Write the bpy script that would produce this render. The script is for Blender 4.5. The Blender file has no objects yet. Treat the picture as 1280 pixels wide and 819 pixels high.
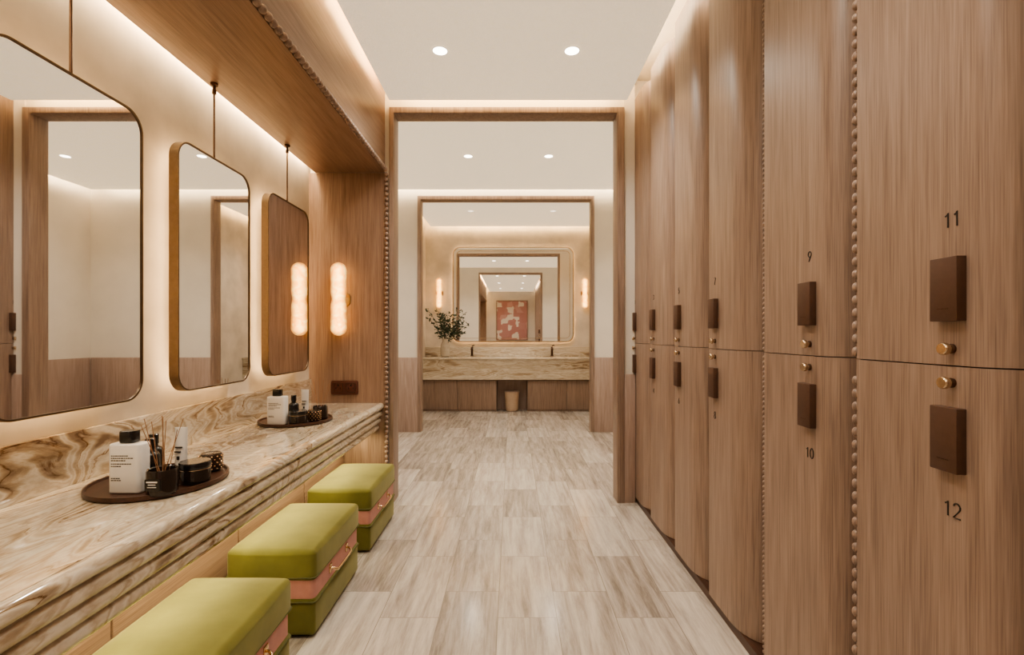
import bpy, bmesh, math, random
from mathutils import Vector, Matrix
random.seed(7)
COL = bpy.context.scene.collection
W = {}
try:
    bpy.context.scene.view_settings.view_transform = 'AgX'
    bpy.context.scene.view_settings.look = 'AgX - Medium High Contrast'
except Exception:
    pass

def lin(c):
    c = c/255.0
    return c/12.92 if c <= 0.04045 else ((c+0.055)/1.055)**2.4
def rgb(r, g, b): return (lin(r), lin(g), lin(b), 1.0)

# ------------------------------------------------------------ materials
def newmat(name):
    m = bpy.data.materials.new(name); m.use_nodes = True
    nt = m.node_tree
    return m, nt, nt.nodes['Principled BSDF']
def N(nt, t, **kw):
    n = nt.nodes.new(t)
    for k, v in kw.items(): setattr(n, k, v)
    return n
def math_(nt, op, a, b=None, c=None):
    n = N(nt, 'ShaderNodeMath', operation=op)
    for i, v in enumerate((a, b, c)):
        if v is None: continue
        if isinstance(v, (int, float)): n.inputs[i].default_value = v
        else: nt.links.new(v, n.inputs[i])
    return n.outputs[0]
def coords(nt, scale=(1, 1, 1), jitter=True):
    g = N(nt, 'ShaderNodeNewGeometry')
    out = g.outputs['Position']
    if jitter:
        oi = N(nt, 'ShaderNodeObjectInfo')
        mm = math_(nt, 'MULTIPLY', oi.outputs['Random'], 9.0)
        ad = N(nt, 'ShaderNodeVectorMath', operation='ADD')
        nt.links.new(out, ad.inputs[0]); nt.links.new(mm, ad.inputs[1]); out = ad.outputs[0]
    mp = N(nt, 'ShaderNodeMapping'); mp.inputs['Scale'].default_value = scale
    nt.links.new(out, mp.inputs['Vector'])
    return mp.outputs[0]
def noise(nt, vec, scale, detail=4, dist=0.0, rough=0.55):
    n = N(nt, 'ShaderNodeTexNoise')
    n.inputs['Scale'].default_value = scale; n.inputs['Detail'].default_value = detail
    n.inputs['Distortion'].default_value = dist; n.inputs['Roughness'].default_value = rough
    nt.links.new(vec, n.inputs['Vector']); return n.outputs['Fac']
def ramp(nt, fac, stops):
    r = N(nt, 'ShaderNodeValToRGB'); e = r.color_ramp.elements
    e[0].position, e[0].color = stops[0]; e[1].position, e[1].color = stops[-1]
    for p, c in stops[1:-1]:
        x = e.new(p); x.color = c
    nt.links.new(fac, r.inputs[0]); return r.outputs[0]
def bump(nt, b, h, strength, dist=0.002):
    n = N(nt, 'ShaderNodeBump'); n.inputs['Strength'].default_value = strength
    n.inputs['Distance'].default_value = dist
    nt.links.new(h, n.inputs['Height']); nt.links.new(n.outputs[0], b.inputs['Normal'])

def plain(name, col, rough=0.5, metal=0.0, var=0.06, nscale=20, bmp=0.0, coat=0.0, bdist=.002):
    m, nt, b = newmat(name)
    v = coords(nt)
    f = noise(nt, v, nscale, 4)
    d = tuple(max(0, c*(1-var)) for c in col[:3])+(1,)
    l = tuple(min(1, c*(1+var)) for c in col[:3])+(1,)
    nt.links.new(ramp(nt, f, [(0.3, d), (0.7, l)]), b.inputs['Base Color'])
    b.inputs['Roughness'].default_value = rough; b.inputs['Metallic'].default_value = metal
    b.inputs['Coat Weight'].default_value = coat
    if bmp: bump(nt, b, noise(nt, v, nscale*4, 4), bmp, bdist)
    return m
def emis(name, col, strength):
    m, nt, b = newmat(name)
    b.inputs['Base Color'].default_value = col
    b.inputs['Emission Color'].default_value = col
    b.inputs['Emission Strength'].default_value = strength
    return m
def wood(name, axis, dark, mid, light, rough=0.4):
    m, nt, b = newmat(name)
    sc = [1, 1, 1]; sc['xyz'.index(axis)] = 0.05
    v = coords(nt, sc)
    n1 = noise(nt, v, 3.0, 2, 0.3)
    rings = math_(nt, 'SINE', math_(nt, 'MULTIPLY', n1, 120.0))
    sc2 = [1, 1, 1]; sc2['xyz'.index(axis)] = 0.015
    v2 = coords(nt, sc2)
    n2 = noise(nt, v2, 340, 2, 0.0, 0.7)
    n3 = noise(nt, v, 60, 4, 0.1)
    a = math_(nt, 'MULTIPLY', rings, 0.028)
    s = math_(nt, 'ADD', a, math_(nt, 'MULTIPLY', n2, 0.60))
    s = math_(nt, 'ADD', s, math_(nt, 'MULTIPLY', n3, 0.40))
    c = ramp(nt, s, [(0.31, dark), (0.5, mid), (0.69, light)])
    nt.links.new(c, b.inputs['Base Color'])
    b.inputs['Roughness'].default_value = rough
    bump(nt, b, n2, 0.12, 0.001)
    return m
def marble(name, sc=(1, .4, 1), k=1.0, flow=1.0):
    m, nt, b = newmat(name)
    v0 = coords(nt, sc, jitter=False)
    wn = N(nt, 'ShaderNodeTexNoise'); wn.inputs['Scale'].default_value = 2.0; wn.inputs['Detail'].default_value = 4
    nt.links.new(v0, wn.inputs['Vector'])
    su = N(nt, 'ShaderNodeVectorMath', operation='SUBTRACT'); nt.links.new(wn.outputs['Color'], su.inputs[0]); su.inputs[1].default_value = (.5, .5, .5)
    scn = N(nt, 'ShaderNodeVectorMath', operation='SCALE'); nt.links.new(su.outputs[0], scn.inputs[0]); scn.inputs['Scale'].default_value = .40*flow
    ad = N(nt, 'ShaderNodeVectorMath', operation='ADD'); nt.links.new(v0, ad.inputs[0]); nt.links.new(scn.outputs[0], ad.inputs[1])
    v = ad.outputs[0]
    n1 = noise(nt, v, 1.9, 3, 0.25, 0.5)
    nf = noise(nt, v, 10.0, 8, 0.5, 0.66)
    ng = noise(nt, v0, 60.0, 4, 0.2, 0.6)
    nb = noise(nt, v, 3.2, 7, 0.55, 0.62)
    ph = math_(nt, 'ADD', math_(nt, 'MULTIPLY', n1, 150.0*k), math_(nt, 'MULTIPLY', nf, 4.5))
    fine = math_(nt, 'MULTIPLY_ADD', math_(nt, 'SINE', ph), 0.5, 0.5)
    s = math_(nt, 'ADD', math_(nt, 'MULTIPLY', fine, 0.13), math_(nt, 'MULTIPLY', nb, 0.62))
    s = math_(nt, 'ADD', s, math_(nt, 'MULTIPLY', nf, 0.32))
    s = math_(nt, 'ADD', s, math_(nt, 'MULTIPLY', math_(nt, 'SUBTRACT', ng, .5), 0.12))
    c = ramp(nt, s, [(0.37, rgb(122, 102, 82)), (0.44, rgb(168, 149, 124)), (0.50, rgb(206, 195, 176)),
                     (0.55, rgb(182, 166, 145)), (0.60, rgb(214, 205, 189)), (0.66, rgb(194, 181, 162)), (0.74, rgb(232, 226, 214))])
    ph2 = math_(nt, 'ADD', math_(nt, 'MULTIPLY', n1, 56.0*k), math_(nt, 'MULTIPLY', nf, 3.8))
    th = math_(nt, 'ABSOLUTE', math_(nt, 'SINE', ph2))
    mask = ramp(nt, nb, [(0.40, (1, 1, 1, 1)), (0.58, (.12, .12, .12, 1))])
    thc = ramp(nt, th, [(0.0, rgb(150, 118, 86)), (0.07, rgb(208, 189, 164)), (0.17, (1, 1, 1, 1))])
    mx = N(nt, 'ShaderNodeMix', data_type='RGBA', blend_type='MULTIPLY')
    nt.links.new(mask, mx.inputs['Factor']); nt.links.new(c, mx.inputs['A']); nt.links.new(thc, mx.inputs['B'])
    nt.links.new(mx.outputs['Result'], b.inputs['Base Color'])
    b.inputs['Roughness'].default_value = 0.05
    b.inputs['Coat Weight'].default_value = 0.7; b.inputs['Coat Roughness'].default_value = 0.015
    return m
def tilefloor():
    m, nt, b = newmat('stone_tile_floor')
    g = N(nt, 'ShaderNodeNewGeometry')
    sp = N(nt, 'ShaderNodeSeparateXYZ'); nt.links.new(g.outputs['Position'], sp.inputs[0])
    cb = N(nt, 'ShaderNodeCombineXYZ')
    nt.links.new(sp.outputs['Y'], cb.inputs['X']); nt.links.new(math_(nt, 'ADD', sp.outputs['X'], 10.06), cb.inputs['Y'])
    br = N(nt, 'ShaderNodeTexBrick'); nt.links.new(cb.outputs[0], br.inputs['Vector'])
    br.offset = 0.37; br.offset_frequency = 2
    br.inputs['Scale'].default_value = 1.0
    br.inputs['Brick Width'].default_value = 0.56; br.inputs['Row Height'].default_value = 0.25
    br.inputs['Mortar Size'].default_value = 0.0013; br.inputs['Mortar Smooth'].default_value = 0.1
    br.inputs['Color1'].default_value = (0, 0, 0, 1); br.inputs['Color2'].default_value = (1, 1, 1, 1)
    br.inputs['Mortar'].default_value = (.5, .5, .5, 1)
    off = N(nt, 'ShaderNodeVectorMath', operation='SCALE'); off.inputs['Scale'].default_value = 7.0
    nt.links.new(br.outputs['Color'], off.inputs[0])
    ad = N(nt, 'ShaderNodeVectorMath', operation='ADD')
    nt.links.new(g.outputs['Position'], ad.inputs[0]); nt.links.new(off.outputs[0], ad.inputs[1])
    mp = N(nt, 'ShaderNodeMapping'); mp.inputs['Scale'].default_value = (1, .09, 1)
    nt.links.new(ad.outputs[0], mp.inputs[0])
    n1 = noise(nt, mp.outputs[0], 22, 10, 0.35, 0.74)
    tone = math_(nt, 'MULTIPLY', br.outputs['Color'], 0.19)
    s = math_(nt, 'ADD', n1, math_(nt, 'SUBTRACT', tone, 0.095))
    c = ramp(nt, s, [(0.3, rgb(130, 121, 112)), (0.43, rgb(161, 152, 143)), (0.56, rgb(184, 176, 167)), (0.74, rgb(205, 199, 190))])
    mx = N(nt, 'ShaderNodeMix', data_type='RGBA')
    nt.links.new(br.outputs['Fac'], mx.inputs['Factor']); nt.links.new(c, mx.inputs['A'])
    mx.inputs['B'].default_value = rgb(132, 123, 113)
    nt.links.new(mx.outputs['Result'], b.inputs['Base Color'])
    b.inputs['Roughness'].default_value = 0.17
    bump(nt, b, br.outputs['Fac'], -0.12, 0.001)
    return m

M = {}
WD, WM, WL = rgb(118, 99, 88), rgb(148, 127, 114), rgb(167, 146, 132)
M['wood_z'] = wood('oak_vertical', 'z', WD, WM, WL)
M['wood_y'] = wood('oak_lengthwise', 'y', rgb(114, 90, 75), rgb(142, 116, 98), rgb(161, 135, 116))
M['wood_warm'] = wood('oak_warm_vertical', 'z', rgb(114, 90, 75), rgb(142, 116, 99), rgb(161, 136, 118))
M['wood_pale'] = wood('oak_pale_wainscot', 'z', rgb(140, 120, 110), rgb(165, 144, 133), rgb(182, 163, 152))
M['wood_dark'] = wood('walnut_dark', 'y', rgb(50, 32, 24), rgb(72, 48, 37), rgb(92, 64, 50), 0.35)
M['marble'] = marble('onyx_marble', (1, .31, 1))
M['marble_far'] = marble('onyx_marble_banded', (.20, 1, 1.3), 0.5, .7)
M['floor'] = tilefloor()
M['plaster'] = plain('plaster_beige', rgb(206, 196, 182), 0.75, 0, 0.16, 3.2, 0.2)
M['plaster_white'] = plain('plaster_pale', rgb(222, 215, 205), 0.7, 0, 0.04, 3, 0.08)
M['ceiling'] = plain('ceiling_plaster_fill_glow', rgb(236, 225, 204), 0.8, 0, 0.06, 26, 1.0, 0, .008)
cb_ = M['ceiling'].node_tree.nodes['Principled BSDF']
cb_.inputs['Emission Color'].default_value = (1, .84, .61, 1); cb_.inputs['Emission Strength'].default_value = 0.62  # plaster ceilings are no lamps: even glow added as soft fill light
M['slab'] = plain('ceiling_slab_plaster', rgb(232, 222, 206), 0.8, 0, 0.03, 14, 0.2)
M['brass'] = plain('brushed_brass', rgb(122, 104, 86), 0.4, 1.0, 0.08, 60)
M['gold'] = plain('polished_gold', rgb(214, 184, 146), 0.2, 1.0, 0.04, 60)
M['copper'] = plain('pale_brushed_brass', rgb(212, 192, 166), 0.25, 1.0, 0.04, 60)
M['bronze'] = plain('dark_bronze', rgb(84, 60, 46), 0.45, 0.6, 0.08, 80)
M['lockplate'] = plain('brown_lock_plastic', rgb(90, 66, 54), 0.5, 0.2, 0.06, 80)
M['black'] = plain('black_gloss', rgb(24, 22, 21), 0.25, 0, 0.1, 30, 0, 0.4)
M['darkjar'] = plain('dark_brown_glass', rgb(34, 26, 21), 0.12, 0, 0.15, 30, 0, 0.6)
M['amber'] = plain('amber_glass', rgb(52, 34, 20), 0.15, 0.2, 0.3, 140, 0.5, 0.6)
M['white'] = plain('white_plastic', rgb(228, 225, 220), 0.35, 0, 0.01, 20)
M['ink'] = plain('dark_ink', rgb(40, 34, 30), 0.6, 0, 0.02, 20)
M['reed'] = plain('rattan_reed', rgb(150, 110, 78), 0.7, 0, 0.1, 80)
M['velvet'] = plain('green_velvet', rgb(105, 103, 54), 0.9, 0, 0.22, 5, 0.25)
vb_ = M['velvet'].node_tree.nodes['Principled BSDF']
vb_.inputs['Sheen Weight'].default_value = 0.3; vb_.inputs['Sheen Tint'].default_value = (1, .90, .58, 1)
vb_.inputs['Specular IOR Level'].default_value = 0.12
M['piping'] = plain('green_piping', rgb(84, 84, 42), 0.7, 0, 0.05, 30)
M['pink'] = plain('pink_leather', rgb(188, 136, 126), 0.55, 0, 0.06, 30, 0.1)
M['rubber'] = plain('dark_foot', rgb(50, 36, 28), 0.6, 0, 0.05, 30)
M['leaf'] = plain('eucalyptus_leaf', rgb(50, 66, 48), 0.55, 0, 0.4, 30)
M['stem'] = plain('plant_stem', rgb(66, 58, 38), 0.6, 0, 0.2, 30)
M['vase'] = plain('smoky_glass_vase', rgb(190, 178, 162), 0.12, 0, 0.1, 20, 0, 0.6)
M['bin'] = plain('beige_leather_bin', rgb(186, 164, 144), 0.6, 0, 0.06, 60, 0.1)
M['socket'] = plain('wine_brown_plate', rgb(86, 46, 34), 0.4, 0.1, 0.05, 40)
m, nt, b = newmat('mirror_glass')
b.inputs['Base Color'].default_value = (0.88, 0.87, 0.85, 1); b.inputs['Metallic'].default_value = 1
b.inputs['Roughness'].default_value = 0.015
M['mirror'] = m
M['led'] = emis('downlight_lens', (1, 0.93, 0.82, 1), 8)
M['led_dim'] = emis('downlight_lens_dim', (1, 0.9, 0.76, 1), 1.6)
M['backled'] = emis('warm_led_strip', (1, 0.68, 0.35, 1), 24)
# glowing alabaster
m, nt, b = newmat('glowing_alabaster')
v = coords(nt); f = noise(nt, v, 16, 5, 1.6)
c = ramp(nt, f, [(0.36, (1.0, 0.34, 0.05, 1)), (0.5, (1.0, 0.47, 0.11, 1)), (0.66, (1.0, 0.62, 0.22, 1))])
b.inputs['Base Color'].default_value = (.25, .15, .06, 1)
lw = N(nt, 'ShaderNodeLayerWeight'); lw.inputs['Blend'].default_value = 0.5
st_ = math_(nt, 'MULTIPLY_ADD', math_(nt, 'POWER', math_(nt, 'SUBTRACT', 1.0, lw.outputs['Facing']), 2.8), 5.2, 0.7)
nt.links.new(c, b.inputs['Emission Color']); nt.links.new(st_, b.inputs['Emission Strength'])
b.inputs['Roughness'].default_value = 0.35
M['alabaster'] = m
# abstract pink canvas
m, nt, b = newmat('abstract_pink_canvas')
v = coords(nt, jitter=False)
vo = N(nt, 'ShaderNodeTexVoronoi', distance='CHEBYCHEV'); vo.inputs['Scale'].default_value = 5.0
nt.links.new(v, vo.inputs['Vector'])
sep = N(nt, 'ShaderNodeSeparateColor'); nt.links.new(vo.outputs['Color'], sep.inputs[0])
r = ramp(nt, sep.outputs[0], [(0.0, rgb(182, 134, 130)), (0.3, rgb(200, 160, 154)), (0.5, rgb(228, 220, 210)), (0.75, rgb(186, 140, 136)), (1.0, rgb(220, 202, 196))])
for n_ in nt.nodes:
    if n_.type == 'VALTORGB': n_.color_ramp.interpolation = 'CONSTANT'
nt.links.new(r, b.inputs['Base Color'])
M['art'] = m

# ------------------------------------------------------------ mesh helpers
def mesh_obj(name, verts, faces, mat, smooth=False, recalc=True, bev=0, segs=2, angle=30):
    me = bpy.data.meshes.new(name)
    me.from_pydata([tuple(v) for v in verts], [], faces)
    bm = bmesh.new(); bm.from_mesh(me)
    if recalc: bmesh.ops.recalc_face_normals(bm, faces=bm.faces[:])
    if bev:
        es = [e for e in bm.edges if len(e.link_faces) == 2 and e.calc_face_angle(0) > math.radians(angle)]
        bmesh.ops.bevel(bm, geom=es, offset=bev, segments=segs, profile=0.5, affect='EDGES')
    xs = [v.co.x for v in bm.verts]; ys = [v.co.y for v in bm.verts]; zs = [v.co.z for v in bm.verts]
    o = Vector(((min(xs)+max(xs))/2, (min(ys)+max(ys))/2, min(zs)))
    for v in bm.verts: v.co -= o
    bm.to_mesh(me); bm.free()
    me.materials.append(mat)
    if smooth or bev:
        for p in me.polygons: p.use_smooth = True
        try: me.set_sharp_from_angle(angle=math.radians(40))
        except Exception: pass
    ob = bpy.data.objects.new(name, me); COL.objects.link(ob)
    ob.location = o; W[ob] = o.copy()
    return ob
BF = [(0, 3, 2, 1), (4, 5, 6, 7), (0, 1, 5, 4), (1, 2, 6, 5), (2, 3, 7, 6), (3, 0, 4, 7)]
def boxv(x0, x1, y0, y1, z0, z1):
    return [(x0, y0, z0), (x1, y0, z0), (x1, y1, z0), (x0, y1, z0), (x0, y0, z1), (x1, y0, z1), (x1, y1, z1), (x0, y1, z1)]
def box(name, x0, x1, y0, y1, z0, z1, mat, bev=0, segs=2):
    return mesh_obj(name, boxv(x0, x1, y0, y1, z0, z1), BF, mat, bev=bev, segs=segs)
def boxes(name, lst, mat, bev=0):
    V, F = [], []
    for bb in lst:
        n = len(V); V += boxv(*bb); F += [tuple(i+n for i in f) for f in BF]
    return mesh_obj(name, V, F, mat, bev=bev)
def rr(w, h, r, n=10, cu=0, cv=0):
    pts = []
    for cx, cy, a0 in ((w/2-r, h/2-r, 0), (-w/2+r, h/2-r, 90), (-w/2+r, -h/2+r, 180), (w/2-r, -h/2+r, 270)):
        for i in range(n+1):
            a = math.radians(a0+90*i/n)
            pts.append((cu+cx+r*math.cos(a), cv+cy+r*math.sin(a)))
    return pts
def mapX(u, v, d): return (d, u, v)
def mapY(u, v, d): return (u, d, v)
def mapZ(u, v, d): return (u, v, d)
def prism(name, pts, mp, d0, d1, mat, bev=0, segs=2, smooth=False):
    n = len(pts)
    V = [mp(u, v, d0) for u, v in pts]+[mp(u, v, d1) for u, v in pts]
    F = [tuple(range(n)), tuple(range(2*n-1, n-1, -1))]+[(i, (i+1) % n, (i+1) % n+n, i+n) for i in range(n)]
    return mesh_obj(name, V, F, mat, bev=bev, segs=segs, smooth=smooth, angle=50)
def ring(name, po, pi_, mp, d0, d1, mat, smooth=True):
    n = len(po)
    V = [mp(*p, d0) for p in po]+[mp(*p, d1) for p in po]+[mp(*p, d0) for p in pi_]+[mp(*p, d1) for p in pi_]
    F = []
    for i in range(n):
        j = (i+1) % n
        F += [(i, j, j+n, i+n), (2*n+i, 3*n+i, 3*n+j, 2*n+j), (i+n, j+n, j+3*n, i+3*n), (i, i+2*n, j+2*n, j)]
    return mesh_obj(name, V, F, mat, smooth=smooth)
def lathe(name, prof, cx, cy, z, mat, seg=28, axis='z'):
    V, F = [], []
    for r, h in prof:
        for i in range(seg):
            a = 2*math.pi*i/seg
            if axis == 'z': V.append((cx+r*math.cos(a), cy+r*math.sin(a), z+h))
            elif axis == 'x': V.append((cx+h, cy+r*math.cos(a), z+r*math.sin(a)))
            else: V.append((cx+r*math.cos(a), cy+h, z+r*math.sin(a)))
    for k in range(len(prof)-1):
        for i in range(seg):
            j = (i+1) % seg
            F.append((k*seg+i, k*seg+j, (k+1)*seg+j, (k+1)*seg+i))
    F.append(tuple(range(seg-1, -1, -1))); F.append(tuple(range((len(prof)-1)*seg, len(prof)*seg)))
    return mesh_obj(name, V, F, mat, smooth=True)
def tubes(name, paths, r, mat, seg=8, closed=False):
    V, F = [], []
    for path in paths:
        P = [Vector(p) for p in path]; n = len(P); base = len(V)
        for k, p in enumerate(P):
            if closed: t = P[(k+1) % n]-P[k-1]
            else: t = P[min(k+1, n-1)]-P[max(k-1, 0)]
            t.normalize()
            ref = Vector((0, 0, 1)) if abs(t.z) < 0.85 else Vector((1, 0, 0))
            a = t.cross(ref).normalized(); b_ = t.cross(a).normalized()
            for i in range(seg):
                an = 2*math.pi*i/seg
                V.append(p+a*(r*math.cos(an))+b_*(r*math.sin(an)))
        rng = n if closed else n-1
        for k in range(rng):
            k2 = (k+1) % n
            for i in range(seg):
                j = (i+1) % seg
                F.append((base+k*seg+i, base+k*seg+j, base+k2*seg+j, base+k2*seg+i))
        if not closed:
            F.append(tuple(base+i for i in range(seg-1, -1, -1)))
            F.append(tuple(base+(n-1)*seg+i for i in range(seg)))
    return mesh_obj(name, V, F, mat, smooth=True)
_b = bmesh.new(); bmesh.ops.create_icosphere(_b, subdivisions=2, radius=1)
SV = [v.co.copy() for v in _b.verts]; SF = [tuple(v.index for v in f.verts) for f in _b.faces]; _b.free()
def beads(name, pts, rx, ry, rz, mat):
    V, F = [], []
    for p in pts:
        n = len(V)
        V += [(p[0]+s.x*rx, p[1]+s.y*ry, p[2]+s.z*rz) for s in SV]
        F += [tuple(i+n for i in f) for f in SF]
    return mesh_obj(name, V, F, mat, smooth=True, recalc=False)
def S(ob):
    ob['kind'] = 'structure'; return ob
def tag(ob, label, cat, group=None):
    ob['label'] = label; ob['category'] = cat
    if group: ob['group'] = group
    return ob
def par(child, parent):
    child.parent = parent; child.location = W[child]-W[parent]
    return child
def thing(name, label, cat, parts, loc=None, group=None):
    e = bpy.data.objects.new(name, None); COL.objects.link(e); e.empty_display_size = 0.05
    if loc is None:
        mn = [1e9]*3; mxx = [-1e9]*3
        for p in parts:
            for v in p.data.vertices:
                w = v.co+W[p]
                for i in range(3): mn[i] = min(mn[i], w[i]); mxx[i] = max(mxx[i], w[i])
        loc = ((mn[0]+mxx[0])/2, (mn[1]+mxx[1])/2, mn[2])
    e.location = loc; W[e] = Vector(loc)
    for p in parts: par(p, e)
    return tag(e, label, cat, group)
def dup(root, d, label=None, skip=()):
    d = Vector(d)
    mp = {}
    def rec(o, newp):
        if o.name.split('.')[0] in skip: return None
        c = o.copy(); COL.objects.link(c)
        W[c] = W[o]+d
        if newp is None: c.location = o.location+d
        else:
            c.parent = newp; c.location = o.location.copy()
        for ch in list(o.children): rec(ch, c)
        mp[o] = c
        return c
    r_ = rec(root, None)
    if label: r_['label'] = label
    return r_, mp
def arc(cx, cy, rx, ry, a0, a1, n=12):
    return [(cx+rx*math.cos(math.radians(a0+(a1-a0)*i/n)), cy+ry*math.sin(math.radians(a0+(a1-a0)*i/n))) for i in range(n+1)]
DG = {
 '0': [arc(.26, .5, .25, .48, 90, 450, 24)],
 '1': [[(.08, .78), (.28, .97), (.28, 0)]],
 '2': [arc(.26, .72, .24, .26, 160, -35, 14)+[(.02, .02), (.52, .02)]],
 '3': [arc(.25, .74, .22, .24, 150, -90, 12)+arc(.25, .26, .26, .25, 90, -150, 12)],
 '4': [[(.42, 0), (.42, .97), (.02, .28), (.54, .28)]],
 '5': [[(.46, .97), (.10, .97), (.06, .55)]+arc(.25, .31, .25, .30, 120, -150, 14)],
 '6': [[(.40, .97), (.08, .46)]+arc(.26, .28, .24, .27, 150, 510, 22)],
 '7': [[(.02, .97), (.5, .97), (.16, 0)]],
 '8': [arc(.26, .74, .20, .23, -90, 270, 20), arc(.26, .26, .25, .26, 90, 450, 22)],
 '9': [[(.12, 0), (.44, .52)]+arc(.26, .70, .24, .27, -30, 330, 22)],
}
def number(s, h, x, yc, zc, mat):
    """stroke digits lying on a surface that faces -X"""
    paths = []
    adv = .66*h
    tot = adv*(len(s)-1)+.52*h
    for i, ch in enumerate(s):
        for st in DG[ch]:
            paths.append([(x, yc+tot/2-(i*adv+u*h), zc-h/2+v*h) for u, v in st])
    return tubes('number', paths, .0017, mat, 6)
def area(name, loc, rot, sx, sy, power, col=(1, .8, .58)):
    l = bpy.data.lights.new(name, 'AREA'); l.shape = 'RECTANGLE'; l.size = sx; l.size_y = sy
    l.energy = power; l.color = col
    o = bpy.data.objects.new(name, l); COL.objects.link(o); o.location = loc
    o.rotation_euler = [math.radians(a) for a in rot]
    return o

# ------------------------------------------------------------ room shell
LX = -1.44      # left wall
Y1, Y1b = 3.43, 3.55
Y2, Y2b = 5.90, 6.02
Y3 = 8.10
S(box('floor', -2.6, 2.6, -2.3, 8.25, -0.08, 0, M['floor']))
S(box('wall_left', LX-.1, LX, -2.2, Y1, 0, 3.05, M['plaster']))
S(box('wall_right', 1.38, 1.48, -2.2, 3.505, 0, 3.05, M['plaster']))
S(box('wall_right_near', .885, 1.38, -2.2, .348, 0, 3.05, M['wood_z']))
S(box('wall_back', -1.54, 1.48, -2.3, -2.2, 0, 3.05, M['plaster_white']))
S(box('wall_partition_left', -2.5, -.874, Y1, Y1b, 0, 3.2, M['plaster_white']))
S(box('wall_partition_right', .80, .878, Y1, Y1b, 0, 3.2, M['plaster_white']))
S(box('wall_partition_right_return', .878, 2.5, 3.507, Y1b, 0, 3.2, M['plaster_white']))
S(box('wall_partition_top', -.874, .80, Y1+.01, Y1b-.01, 2.817, 3.2, M['plaster_white']))
S(box('wall_corridor_left', -2.6, -2.5, Y1, Y2b, 0, 3.2, M['plaster_white']))
S(box('wall_corridor_right', 2.5, 2.6, Y1, Y2b, 0, 3.2, M['plaster_white']))
S(box('wall_second_left', -2.5, -1.16, Y2, Y2b, 0, 3.25, M['plaster_white']))
S(box('wall_second_right', 1.01, 2.5, Y2, Y2b, 0, 3.25, M['plaster_white']))
S(box('wall_second_top', -1.16, 1.01, Y2, Y2b, 2.90, 3.25, M['plaster_white']))
S(box('wall_washroom_left', -1.56, -1.46, Y2b, 8.2, 0, 3.25, M['plaster']))
S(box('wall_washroom_right', 1.46, 1.56, Y2b, 8.2, 0, 3.25, M['plaster']))
S(box('wall_far', -1.56, 1.56, Y3, 8.2, 0, 3.25, M['plaster']))
# wainscot
S(box('trim_2', -2.48, -1.16, Y2-.018, Y2, 0, .915, M['wood_pale'], .002))
S(box('trim_3', 1.01, 2.48, Y2-.018, Y2, 0, .915, M['wood_pale'], .002))
S(box('trim_4', 2.482, 2.5, Y1b, Y2-.02, 0, .915, M['wood_pale'], .002))
S(box('trim_5', -2.5, -2.482, Y1b, Y2-.02, 0, .915, M['wood_pale'], .002))
S(box('trim_6', .80, .878, Y1-.015, Y1, 0, .915, M['wood_pale'], .002))
# door frames (portal shaped)
def portal(name, xo0, xo1, xi0, xi1, zt, zi, y0, y1, mat):
    pts = [(xo0, 0), (xo0, zt), (xo1, zt), (xo1, 0), (xi1, 0), (xi1, zi), (xi0, zi), (xi0, 0)]
    return S(prism(name, pts, mapY, y0, y1, mat, bev=.003))
portal('door_1', -.874, .80, -.842, .748, 2.817, 2.775, Y1-.02, Y1b+.005, M['wood_z'])
portal('door_2', -1.16, 1.01, -1.118, .970, 2.90, 2.852, Y2-.02, Y2b+.005, M['wood_z'])
# ceilings
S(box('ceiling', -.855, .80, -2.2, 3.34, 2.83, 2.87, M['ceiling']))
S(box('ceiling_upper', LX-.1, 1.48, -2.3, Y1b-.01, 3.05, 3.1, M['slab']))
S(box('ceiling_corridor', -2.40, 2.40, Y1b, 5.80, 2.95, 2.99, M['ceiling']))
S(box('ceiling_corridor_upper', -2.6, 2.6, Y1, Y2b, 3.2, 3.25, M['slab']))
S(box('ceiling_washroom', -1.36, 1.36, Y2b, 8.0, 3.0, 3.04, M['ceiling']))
S(box('ceiling_washroom_upper', -1.56, 1.56, Y2b, 8.2, 3.25, 3.3, M['slab']))
# timber soffit over the vanity with beaded lower edge
S(box('trim_1', -1.395, -.90, -.6, 3.405, 2.345, 3.05, M['wood_y'], .003))
n = 101
S(beads('trim_7', [(-.886, -.58+i*.0394, 2.356) for i in range(n)], .0165, .0165, .0165, M['wood_z']))
# end panel of the niche
S(box('wall_niche_end', LX, -.884, 3.405, Y1, 0, 2.345, M['wood_warm']))
S(beads('trim_8', [(-.886, 3.390, .02+i*.035) for i in range(67)], .0135, .0135, .0145, M['wood_z']))
S(box('wall_niche_front', LX, -.90, -.7, -.6, 0, 3.05, M['wood_warm']))
# infill above lockers, straight plinth under lockers
S(box('trim_9', 1.01, 1.38, .348, 3.50, 2.885, 3.05, M['plaster_white']))
S(box('baseboard_right', .889, 1.36, .348, 3.50, 0, .038, M['wood_dark']))

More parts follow.
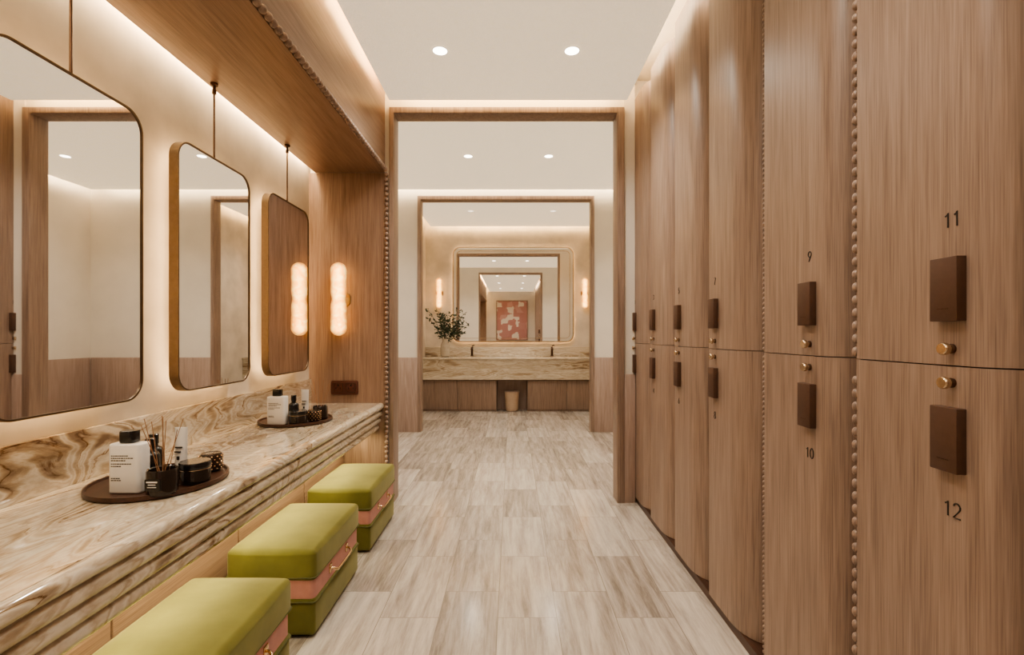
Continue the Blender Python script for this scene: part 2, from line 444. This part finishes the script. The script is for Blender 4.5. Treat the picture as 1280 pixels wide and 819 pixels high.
# ------------------------------------------------------------ lockers
def door_pts(y0, kind):
    y1 = y0+.45
    flat_far = kind != 'plain'
    if flat_far:
        P = [(.88, y1-.026), (.88, y1-.05)]
        gap, r, ext = .045, .085, .0
    else:
        P = []
        for i in range(6):
            a = math.radians(90*i/5)
            P.append((.88+.008*(1-math.sin(a)), y1-.009+.008*math.cos(a)))
        gap, r, ext = .085, .105, .05
    n_ = 18
    P.append((.88, y0+gap+r+ext+.03))
    for i in range(n_+1):
        a = math.radians(90*i/n_)
        t = i/n_
        P.append((.88+r*(1-math.cos(a)), y0+gap+r+ext*(1-t)*(1-t)-r*math.sin(a)))
    P += [(.99, y0+gap), (.99, y0+.003), (1.0, y0+.003)]
    if flat_far: P += [(1.0, y1-.005), (.893, y1-.005), (.893, y1-.026)]
    else: P += [(1.0, y1-.001)]
    return P
def make_locker(y0, z0, z1, kind):
    d = prism('door', door_pts(y0, kind), mapZ, z0, z1, M['wood_z'], smooth=True)
    body = box('body', 1.001, 1.36, y0+.006, y0+.444, z0, z1, M['wood_z'])
    if kind != 'plain':
        big = kind == 'big'
        rz = .0135 if big else .007; rx = .0095 if big else .0055
        pitch = .033 if big else .0175; k = int((z1-z0-.01)/pitch)
        bd = beads('bead_trim', [(.885, y0+.45-.0155, z0+rz+.004+i*pitch) for i in range(k)], rx, rx, rz, M['wood_z'])
        par(bd, d)
    return d, body
def hardware(hy, up, num):
    if up: a, b_, kz, tz = 1.226, 1.353, 1.171, 1.43
    else: a, b_, kz, tz = .927, 1.055, 1.103, .85
    yc = hy
    lp = box('lock', .860, .881, yc-.030, yc+.030, a, b_, M['lockplate'], .0018, 2)
    kp = boxes('lock_mark', [(.8592, .8602, yc-.012+q*.009, yc-.006+q*.009, a+.024, a+.0255) for q in range(3)], M['bronze'])
    par(kp, lp)
    kn = lathe('knob', [(.006, 0), (.006, -.010), (.0115, -.012), (.0125, -.015), (.0125, -.021), (.0105, -.0235)], .881, yc+.001, kz, M['copper'], 24, 'x')
    rs = lathe('rosette', [(.010, 0), (.010, -.003), (.008, -.004)], .8805, yc+.001, kz, M['bronze'], 24, 'x')
    par(rs, kn)
    tx = number(num, .030, .8797, yc, tz, M['ink'])
    return [lp, kn, tx]
GL = 'oak lockers along the wall'
cols = [(.80, .159, 11, 'big'), (1.25, .168, 9, 'fine'), (1.70, .380, 7, 'plain'),
        (2.15, .380, 5, None), (2.60, .380, 3, None), (3.05, .380, 1, None), (.35, .165, 13, None)]
protos = {}
def addhw(door, y, up, num):
    for h in hardware(y, up, str(num)): par(h, door)
for y0, off, num, kind in cols:
    for up in (True, False):
        nn = num if up else num+1
        lab = '%s oak locker with brown lock and number %d' % ('upper' if up else 'lower', nn)
        if kind:
            d, bo = make_locker(y0, 1.1380 if up else .040, 2.88 if up else 1.1355, kind)
            th = thing('locker', lab, 'locker', [d, bo], group=GL)
            protos[(kind, up)] = (th, d, y0)
for y0, off, num, kind in cols:
    if kind is None:
        for up in (True, False):
            nn = num if up else num+1
            lab = '%s oak locker with brown lock and number %d' % ('upper' if up else 'lower', nn)
            th, d, yb = protos[('plain' if y0 > 1 else 'fine', up)]
            lk, mp_ = dup(th, (0, y0-yb, 0), lab)
            addhw(mp_[d], y0+off, up, nn)
for y0, off, num, kind in cols:
    if kind:
        for up in (True, False):
            addhw(protos[(kind, up)][1], y0+off, up, num if up else num+1)

# ------------------------------------------------------------ vanity counter
CT = .714
prof = [(LX+.001, CT), (-.930, CT)]
for k in range(4):
    fx = -.906-.012*k; hh = .05
    zc = CT-hh/2-hh*k
    for i in range(0, 13):
        a = math.radians(90-180*i/12)
        prof.append((fx-.024+.024*math.cos(a), zc+hh/2*.95*math.sin(a)))
prof += [(-1.02, CT-.201), (LX+.001, CT-.201)]
slab = prism('slab', prof, lambda u, v, d: (u, d, v), -.598, 3.403, M['marble'], smooth=True)
back = box('backsplash', LX+.001, LX+.02, -.598, 3.403, CT, .885, M['marble'], .002)
thing('countertop', 'polished cream-brown onyx marble vanity counter with reeded edge', 'countertop', [slab, back])
vb = box('body', LX+.001, -1.20, -.598, 3.403, .05, CT-.202, M['wood_y'])
vk = box('plinth', LX+.001, -1.22, -.598, 3.403, 0, .05, M['bronze'])
vds = [box('door', -1.2, -1.188, -.55+.66*i, -.55+.66*i+.652, .06, CT-.21, M['wood_y'], .002) for i in range(6)]
thing('vanity_cabinet', 'warm oak cabinet base beneath the marble counter', 'cabinet', [vb, vk]+vds)

# ------------------------------------------------------------ left mirrors
def make_mirror(yc):
    w, h, z = .529, 1.03, 1.480
    o = rr(w, h, .075, 12, yc, z); i_ = rr(w-.012, h-.012, .070, 12, yc, z)
    fr = ring('frame', o, i_, mapX, -1.376, -1.338, M['brass'])
    gl = prism('glass', i_, mapX, -1.346, -1.342, M['mirror'])
    bk = prism('backing', i_, mapX, -1.374, -1.366, M['bronze'])
    pr = rr(w-.09, h-.09, .05, 8, yc, z)
    bl = tubes('backlight', [[(-1.386, u, v) for u, v in pr]], .006, M['backled'], 8, True)
    mt = lathe('wall_mount', [(.03, 0), (.03, .064)], LX, yc, z, M['bronze'], 20, 'x')
    rod = tubes('rod', [[(-1.358, yc, z+h/2-.004), (-1.358, yc, 2.344)]], .0042, M['bronze'])
    fit = lathe('ceiling_fitting', [(.006, -.05), (.009, -.048), (.009, -.03), (.006, -.028), (.006, -.012), (.016, -.01), (.016, 0)], -1.358, yc, 2.3445, M['bronze'], 20)
    return thing('hanging_mirror', 'rounded rectangular brass-framed mirror hung before the vanity wall', 'mirror', [fr, gl, bk, bl, mt, rod, fit], group='backlit mirrors above the counter')
m1 = make_mirror(1.478)
dup(m1, (0, .711, 0)); dup(m1, (0, 1.422, 0))

# ------------------------------------------------------------ sconces
def make_sconce(x, y, z, H=.51, r=.054, label=''):
    cy = y-r-.012
    prof = []
    h2 = H/2
    n_ = 10
    for i in range(n_+1):
        a = math.radians(90*i/n_); prof.append((r*math.sin(a)+.0004, -h2+r-r*math.cos(a)))
    for i in range(1, 36):
        zz = -h2+r+(H-2*r)*i/36
        rad = r*(1-.16*math.exp(-(zz/.034)**2)-.05*math.exp(-((abs(zz)-.105)/.028)**2))
        prof.append((rad, zz))
    for i in range(n_+1):
        a = math.radians(90*i/n_); prof.append((r*math.cos(a)+.0004, h2-r+r*math.sin(a)))
    sh = lathe('shade', prof, x, cy, z, M['alabaster'], 32)
    arm = tubes('arm', [[(x, y-.004, z), (x, y-r*.45, z)]], .012, M['brass'])
    plate = prism('wall_plate', rr(.12, .09, .03, 8, x, z), mapY, y-.008, y, M['brass'])
    return thing('wall_sconce', label, 'wall lamp', [sh, arm, plate])
make_sconce(-1.206, 3.404, 1.445, label='glowing amber alabaster capsule sconce on oak niche panel')
s1 = make_sconce(-1.22, Y3-.001, 1.89, label='glowing amber alabaster sconce beside the large washroom mirror')
s1['group'] = 'washroom mirror sconces'
dup(s1, (2.44, 0, 0))

# socket plate
sp = prism('plate', rr(.19, .10, .012, 4, -1.185, .822), mapY, 3.394, 3.404, M['socket'], bev=.002)
def outlet(cx):
    s_ = ring('socket', rr(.070, .070, .008, 4, cx, .822), rr(.060, .060, .006, 4, cx, .822), mapY, 3.3895, 3.3945, M['bronze'])
    hl = boxes('socket_slots', [(cx-.018, cx-.012, 3.3925, 3.3945, .812, .824), (cx+.012, cx+.018, 3.3925, 3.3945, .812, .824), (cx-.004, cx+.004, 3.3925, 3.3945, .832, .846)], M['black'])
    par(hl, s_)
    return s_
thing('power_socket', 'wine-brown double socket plate on oak panel', 'socket', [sp, outlet(-1.230), outlet(-1.140)])

# ------------------------------------------------------------ stools
def cushion(name, x0, x1, y0, y1, z0, z1, mat, bul=.012, bev=.022):
    bm = bmesh.new(); bmesh.ops.create_cube(bm, size=2)
    bmesh.ops.subdivide_edges(bm, edges=bm.edges[:], cuts=7, use_grid_fill=True)
    for v in bm.verts:
        x, y, z = v.co
        fx = (1-x*x); fy = (1-y*y); fz = (1-z*z)
        X = (x0+x1)/2+x*(x1-x0)/2; Y = (y0+y1)/2+y*(y1-y0)/2; Z = (z0+z1)/2+z*(z1-z0)/2
        if abs(z) > .999 and z > 0: Z += bul*(fx*fy)**.5
        if abs(x) > .999: X += math.copysign(bul*.5*(fy*fz)**.5, x)
        if abs(y) > .999: Y += math.copysign(bul*.5*(fx*fz)**.5, y)
        v.co = (X, Y, Z)
    V = [v.co.copy() for v in bm.verts]; F = [tuple(q.index for q in f.verts) for f in bm.faces]
    bm.free()
    return mesh_obj(name, V, F, mat, bev=bev, segs=4, angle=60)
def make_stool(yc):
    x0, x1 = -1.125, -.772; y0, y1 = yc-.272, yc+.272
    xc = (x0+x1)/2
    c = cushion('seat', x0, x1, y0, y1, .226, .350, M['velvet'], .014, .020)
    bnd = prism('band', rr(x1-x0-.012, y1-y0-.012, .02, 5, xc, yc), mapZ, .158, .230, M['pink'], smooth=True)
    low = cushion('base', x0+.004, x1-.004, y0+.004, y1-.004, .012, .162, M['velvet'], .004, .014)
    ft = prism('plinth', rr(x1-x0-.06, y1-y0-.06, .02, 5, xc, yc), mapZ, 0, .014, M['rubber'])
    pp = tubes('piping', [[(u, v, .244) for u, v in rr(x1-x0+.004, y1-y0+.004, .02, 5, xc, yc)]], .0035, M['piping'], 6, True)
    pp2 = tubes('piping', [[(u, v, .146) for u, v in rr(x1-x0-.002, y1-y0-.002, .016, 5, xc, yc)]], .0035, M['piping'], 6, True)
    hx = x1-.006; hz = .196
    hd = tubes('handle', [[(hx, yc-.10, hz+.004), (hx+.012, yc-.10, hz+.004), (hx+.024, yc-.092, hz-.004), (hx+.028, yc-.078, hz-.008), (hx+.028, yc, hz-.009), (hx+.028, yc+.078, hz-.008), (hx+.024, yc+.092, hz-.004), (hx+.012, yc+.10, hz+.004), (hx, yc+.10, hz+.004)]], .005, M['gold'], 10)
    pls = [box('handle_mount', hx-.004, hx+.004, yc+q-.014, yc+q+.014, hz-.014, hz+.022, M['gold'], .002) for q in (-.10, .10)]
    return thing('upholstered_stool', 'green velvet box stool with pink band and gold handle', 'stool', [c, bnd, low, ft, pp, pp2, hd]+pls, group='green stools under the counter')
st = make_stool(1.415)
dup(st, (0, .74, 0)); dup(st, (0, 1.48, 0))

# ------------------------------------------------------------ trays & toiletries
def make_tray(x, y, rx, ry, label):
    V = []; n_ = 56
    prof = [(.95, 0), (1.0, .004), (1.0, .017), (.965, .017), (.955, .010)]
    F = []
    for k, (s, h) in enumerate(prof):
        for i in range(n_):
            a = 2*math.pi*i/n_; V.append((x+rx*s*math.cos(a), y+ry*s*math.sin(a), CT+.0005+h))
    for k in range(len(prof)-1):
        for i in range(n_):
            j = (i+1) % n_; F.append((k*n_+i, k*n_+j, (k+1)*n_+j, (k+1)*n_+i))
    F.append(tuple(range(n_-1, -1, -1))); F.append(tuple(range((len(prof)-1)*n_, len(prof)*n_)))
    return tag(mesh_obj('tray', V, F, M['wood_dark'], smooth=True), label, 'tray', 'serving trays on the counter')
TZ = CT+.0108
make_tray(-1.148, 1.570, .190, .20, 'round dark walnut tray holding toiletries and jars')
make_tray(-1.205, 2.68, .190, .20, 'round dark walnut tray holding bottles near the mirrors')
def white_bottle(x, y):
    b_ = prism('body', rr(.098, .05, .014, 6, x, y), mapZ, TZ, TZ+.148, M['white'], bev=.006, segs=3)
    cp = prism('cap', rr(.046, .038, .012, 6, x, y), mapZ, TZ+.149, TZ+.185, M['black'], bev=.003)
    rows = []
    for k, (w_, zz) in enumerate(((.05, .112), (.062, .105), (.04, .098), (.058, .088), (.03, .081), (.022, .045), (.028, .039))):
        x_ = x-.036
        while x_ < x-.036+w_:
            ww = random.uniform(.003, .008)
            rows.append((x_, x_+ww, y-.0256, y-.0249, TZ+zz, TZ+zz+.0028)); x_ += ww+.0018
    lb = boxes('label_print', rows, M['ink'])
    return thing('toiletry_bottle', 'white rectangular bottle with black cap on tray', 'bottle', [b_, cp, lb], group='white bottles')
def candle(x, y):
    b_ = lathe('body', [(.036, 0), (.0405, .004), (.0405, .070), (.038, .075), (.035, .072), (.034, .06)], x, y, TZ, M['darkjar'])
    lb = prism('label_sticker', rr(.042, .034, .003, 3, x, TZ+.036), mapY, y-.0425, y-.0385, M['black'])
    lt = boxes('label_print', [(x-.016, x+.016, y-.0432, y-.0424, TZ+.043, TZ+.047), (x-.011, x+.011, y-.0432, y-.0424, TZ+.036, TZ+.0385), (x-.013, x+.013, y-.0432, y-.0424, TZ+.029, TZ+.031)], M['white'])
    par(lt, lb)
    rd = []
    for k in range(8):
        t = (k-3.5)/3.5
        rd.append([(x+.014*t, y+.010*math.cos(k*1.7), TZ+.062), (x+(.070 if t > 0 else .056)*t, y-.01+.030*math.sin(k*2.4), TZ+.235-.03*t*t-.008*(k % 2))])
    sticks = tubes('reeds', rd, .0010, M['reed'], 5)
    return thing('reed_diffuser', 'black glass reed diffuser with thin fanned sticks', 'diffuser', [b_, lb, sticks], group='reed diffusers')
def jar(x, y):
    b_ = lathe('body', [(.038, 0), (.044, .004), (.044, .04), (.040, .046)], x, y, TZ, M['darkjar'])
    l_ = lathe('lid', [(.044, 0), (.045, .003), (.045, .018), (.043, .021), (.002, .0215)], x, y, TZ+.047, M['black'])
    rm = lathe('rim_ring', [(.0435, 0), (.0455, .0005), (.0455, .0025), (.0435, .003)], x, y, TZ+.0445, M['copper'])
    return thing('cosmetic_jar', 'low black jar with a flat lid', 'jar', [b_, l_, rm], group='black cosmetic jars')
def amber(x, y):
    b_ = lathe('body', [(.026, 0), (.034, .008), (.036, .03), (.034, .055), (.030, .062), (.027, .060)], x, y, TZ, M['amber'])
    pts = []
    for r_ in range(5):
        for k in range(13):
            a = 2*math.pi*(k+.5*(r_ % 2))/13; pts.append((x+.0355*math.cos(a), y+.0355*math.sin(a), TZ+.011+r_*.0105))
    bd = beads('dimple_pattern', pts, .003, .003, .003, M['gold'])
    return thing('tealight_holder', 'dark amber honeycomb glass tealight holder', 'candle holder', [b_, bd], group='honeycomb candle holders')
def pump(x, y):
    b_ = lathe('body', [(.024, 0), (.027, .003), (.027, .085), (.022, .095), (.012, .10), (.012, .108)], x, y, TZ, M['black'])
    c_ = lathe('cap', [(.014, 0), (.014, .03), (.012, .032)], x, y, TZ+.1085, M['black'])
    return thing('lotion_bottle', 'slim round black lotion bottle', 'bottle', [b_, c_], group='black lotion bottles')
def tube(x, y):
    V = []; n_ = 20; prof = [(.017, .017, .022), (.019, .017, .03), (.022, .004, .15), (.0225, .0015, .158)]
    F = []
    for rx, ry, h in prof:
        for i in range(n_):
            a = 2*math.pi*i/n_; V.append((x+rx*math.cos(a), y+ry*math.sin(a), TZ+h))
    for k in range(3):
        for i in range(n_):
            j = (i+1) % n_; F.append((k*n_+i, k*n_+j, (k+1)*n_+j, (k+1)*n_+i))
    F.append(tuple(range(n_-1, -1, -1))); F.append(tuple(range(3*n_, 4*n_)))
    b_ = mesh_obj('body', V, F, M['white'], smooth=True)
    c_ = lathe('cap', [(.017, 0), (.018, .002), (.018, .022)], x, y, TZ, M['black'])
    lb = boxes('label_print', [(x-.012, x+.012, y-.0150, y-.0115, TZ+.09, TZ+.094), (x-.012, x+.008, y-.017, y-.0125, TZ+.075, TZ+.079), (x-.004, x+.004, y-.0175, y-.0145, TZ+.05, TZ+.062)], M['ink'])
    return thing('cream_tube', 'white cream tube standing on black cap', 'tube', [b_, c_, lb], group='cream tubes')
a = white_bottle(-1.156, 1.452); dup(a, (-.084, 1.088, 0))
c1 = candle(-1.046, 1.436); dup(c1, (-.030, 1.255, 0), 'black glass reed diffuser near the mirror')
j1 = jar(-1.020, 1.545); dup(j1, (-.12, 1.015, 0))
h1 = amber(-1.050, 1.675); dup(h1, (-.035, .955, 0))
p1 = pump(-1.165, 1.545); dup(p1, (-.04, 1.105, 0)); dup(p1, (-.04, .07, 0))
t1 = tube(-1.130, 1.64); dup(t1, (-.06, 1.12, 0))

# ------------------------------------------------------------ washroom at the far end
zt = .84
apr = box('body', -1.458, 1.458, 7.38, Y3-.032, .50, zt-.03, M['marble_far'])
tp = box('top', -1.459, 1.459, 7.36, Y3-.032, zt-.03, zt, M['marble_far'], .006)
bas = [ring('basin', rr(.5, .32, .08, 8, cx, 7.70), rr(.47, .29, .07, 8, cx, 7.70), mapZ, zt-.001, zt+.003, M['marble_far']) for cx in (-.65, .65)]
thing('washbasin_counter', 'banded onyx marble double basin counter', 'washbasin counter', [apr, tp]+bas)
bs = box('backsplash', -1.458, 1.458, Y3-.03, Y3-.001, 0.0, .985, M['marble_far'], .003)
tag(bs, 'pale marble upstand strip behind the basin counter', 'backsplash')
def fcab(x0, x1):
    b_ = box('body', x0, x1, 7.47, 8.05, 0, .498, M['wood_z'])
    w_ = (x1-x0)/2
    d1 = box('door', x0+.004, x0+w_-.003, 7.452, 7.47, .03, .485, M['wood_z'], .002)
    d2 = box('door', x0+w_+.003, x1-.004, 7.452, 7.47, .03, .485, M['wood_z'], .002)
    return thing('vanity_cabinet', 'oak double-door cabinet beneath the basin counter', 'cabinet', [b_, d1, d2], group='basin cabinets')
fc = fcab(-1.455, -.24); dup(fc, (1.695, 0, 0))
np_ = box('niche_panel', -.238, .238, 7.71, 7.73, 0, .498, M['wood_pale'])
tag(np_, 'oak panel closing the niche between basin cabinets', 'panel')
b_ = lathe('body', [(.085, 0), (.09, .004), (.118, .29), (.12, .30), (.112, .30), (.1, .02)], .0, 7.54, 0, M['bin'], 32)
bl = lathe('liner', [(.10, 0), (.108, .02), (.1215, .021), (.1215, .033), (.108, .034)], .0, 7.54, .275, M['wood_pale'], 32)
thing('waste_bin', 'tapered beige bin in the gap between cabinets', 'waste bin', [b_, bl])
# far mirror
zc = (1.065+2.67)/2; hh = 2.67-1.065; ww = 2.04
o = rr(ww, hh, .13, 12, .02, zc); i_ = rr(ww-.04, hh-.04, .11, 12, .02, zc)
fr = ring('frame', o, i_, mapY, Y3-.045, Y3-.012, M['copper'])
fr2 = ring('inner_rim', rr(ww-.13, hh-.13, .08, 12, .02, zc), rr(ww-.145, hh-.145, .07, 12, .02, zc), mapY, Y3-.046, Y3-.036, M['copper'])
gl = prism('glass', i_, mapY, Y3-.034, Y3-.028, M['mirror'])
pr = rr(ww-.06, hh-.06, .09, 8, .02, zc)
bl = tubes('backlight', [[(u, Y3-.008, v) for u, v in pr]], .006, M['backled'], 8, True)
thing('wall_mirror', 'large rounded brass-framed mirror above the basins', 'mirror', [fr, fr2, gl, bl])
def faucet(x):
    y = 7.93
    b_ = lathe('base', [(.03, 0), (.03, .008), (.019, .012), (.019, .145), (.016, .15)], x, y, zt, M['bronze'])
    s_ = tubes('spout', [[(x, y, zt+.128), (x, y-.06, zt+.135), (x, y-.12, zt+.128), (x, y-.14, zt+.105)]], .013, M['bronze'])
    l_ = tubes('lever', [[(x, y, zt+.146), (x, y+.005, zt+.17), (x+.04, y+.005, zt+.18)]], .008, M['bronze'])
    return thing('faucet', 'dark bronze basin faucet', 'faucet', [b_, s_, l_], group='basin faucets')
f1 = faucet(-.66); dup(f1, (1.32, 0, 0))
# vase & plant
vx, vy = -1.06, 7.62
va = lathe('vase', [(.05, 0), (.07, .015), (.078, .09), (.072, .19), (.045, .25), (.055, .29), (.050, .29), (.040, .25), (.066, .19), (.07, .09), (.05, .03)], vx, vy, zt, M['vase'], 28)
tag(va, 'smoky glass vase on the basin counter', 'vase')
paths = []; LV, LF = [], []
for k in range(18):
    a = k*2.399; sp_ = .07+.24*random.random(); H = .34+.40*random.random()
    P = []
    for t in range(8):
        u = t/7
        P.append(Vector((vx+math.cos(a)*sp_*u**1.8, vy+math.sin(a)*sp_*.8*u**1.8, zt+.08+(H)*u-.05*u*u)))
    paths.append(P)
    for t in range(4, 8):
        for s in range(5):
            q = P[t]+Vector((random.uniform(-.03, .03), random.uniform(-.03, .03), random.uniform(-.03, .03)))
            dr = Vector((random.uniform(-1, 1), random.uniform(-1, 1), random.uniform(-.3, .9))).normalized()
            sd = dr.cross(Vector((random.uniform(-1, 1), random.uniform(-1, 1), random.uniform(-1, 1)))).normalized()
            L = random.uniform(.045, .07); n0 = len(LV)
            nn = dr.cross(sd)*.004
            LV += [q, q+dr*L*.35+sd*L*.22+nn, q+dr*L*.75+sd*L*.18+nn, q+dr*L, q+dr*L*.75-sd*L*.18+nn, q+dr*L*.35-sd*L*.22+nn]
            LF.append(tuple(range(n0, n0+6)))
stm = tubes('stem', paths, .003, M['stem'], 5)
lf = mesh_obj('leaves', LV, LF, M['leaf'], recalc=False)
lf['kind'] = 'stuff'
thing('eucalyptus_bouquet', 'dark green leafy branches standing in the vase', 'plant', [stm, lf])
# artwork on wall behind
cv = box('canvas', -.57, .57, -2.185, -2.17, 1.0, 2.46, M['art'])
fr = ring('frame', rr(1.2, 1.52, .004, 1, 0, 1.73), rr(1.14, 1.46, .003, 1, 0, 1.73), mapY, -2.199, -2.16, M['wood_z'], False)
thing('painting', 'framed abstract pink and cream block painting', 'painting', [cv, fr])

# ------------------------------------------------------------ downlights
def downlight(x, y, z, p, mat='led', ang=140):
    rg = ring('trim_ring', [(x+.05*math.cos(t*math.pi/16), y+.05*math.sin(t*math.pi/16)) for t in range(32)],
              [(x+.041*math.cos(t*math.pi/16), y+.041*math.sin(t*math.pi/16)) for t in range(32)], mapZ, z-.004, z, M['ceiling'])  # ring shares the ceiling's added glow, so it does not look dark
    ln = prism('lens', [(x+.0412*math.cos(t*math.pi/16), y+.0412*math.sin(t*math.pi/16)) for t in range(32)], mapZ, z-.003, z-.0005, M[mat])
    th = thing('downlight', 'small round white recessed ceiling downlight', 'ceiling light', [rg, ln], group='recessed downlights')
    l = bpy.data.lights.new('downlight_lamp', 'SPOT'); l.energy = p; l.spot_size = math.radians(ang); l.spot_blend = 1.0
    l.shadow_soft_size = .06; l.color = (1, .92, .80)
    o = bpy.data.objects.new('downlight_lamp', l); COL.objects.link(o); o.location = (x, y, z-.07)
for y, p in ((2.755, 56), (.9, 42), (-.9, 42)):
    for x in (-.413, .344): downlight(x, y, 2.83, p)
for x in (-1.7, -.43, .36, 1.7): downlight(x, 4.71, 2.95, 54)
for x in (-.6, .6): downlight(x, 7.0, 3.0, 50, 'led_dim')

# ------------------------------------------------------------ LED coves
warm = (1, .68, .33); soft = (1, .80, .54)
area('cove_led', (-.80, .6, 2.945), (0, 90, 0), .08, 5.2, 80, warm)
area('cove_led', (.76, .6, 2.945), (0, -90, 0), .08, 5.2, 26, soft)
area('cove_led', (-.03, 3.29, 2.945), (90, 0, 0), 1.5, .08, 10, warm)
area('mirror_wall_led', (-1.418, 1.4, 2.43), (0, 0, 0), .03, 3.9, 36, (1, .77, .47))
area('under_counter_led', (-1.06, 1.4, .508), (0, 0, 0), .03, 3.9, 18, (1, .84, .50))
area('cove_led', (0, 5.76, 3.07), (90, 0, 0), 4.6, .08, 30, soft)
area('cove_led', (2.35, 4.7, 3.07), (0, -90, 0), .08, 2.2, 16, soft)
area('cove_led', (-2.35, 4.7, 3.07), (0, 90, 0), .08, 2.2, 16, soft)
area('cove_led', (0, 7.95, 3.12), (90, 0, 0), 2.6, .08, 22, warm)
area('cove_led', (-1.31, 7.0, 3.12), (0, 90, 0), .08, 1.8, 12, warm)
area('cove_led', (1.31, 7.0, 3.12), (0, -90, 0), .08, 1.8, 12, warm)

w = bpy.data.worlds.new('World'); bpy.context.scene.world = w; w.use_nodes = True
w.node_tree.nodes['Background'].inputs[0].default_value = (.9, .85, .8, 1)
w.node_tree.nodes['Background'].inputs[1].default_value = .3

# ------------------------------------------------------------ camera
cd = bpy.data.cameras.new('camera'); cd.sensor_width = 36; cd.sensor_fit = 'HORIZONTAL'
cd.lens = 600/1280*36; cd.shift_y = 8.5/1280; cd.clip_start = .02
co = bpy.data.objects.new('camera', cd); COL.objects.link(co)
co.location = (0, 0, 1.2); co.rotation_euler = (math.radians(90), 0, 0)
bpy.context.scene.camera = co
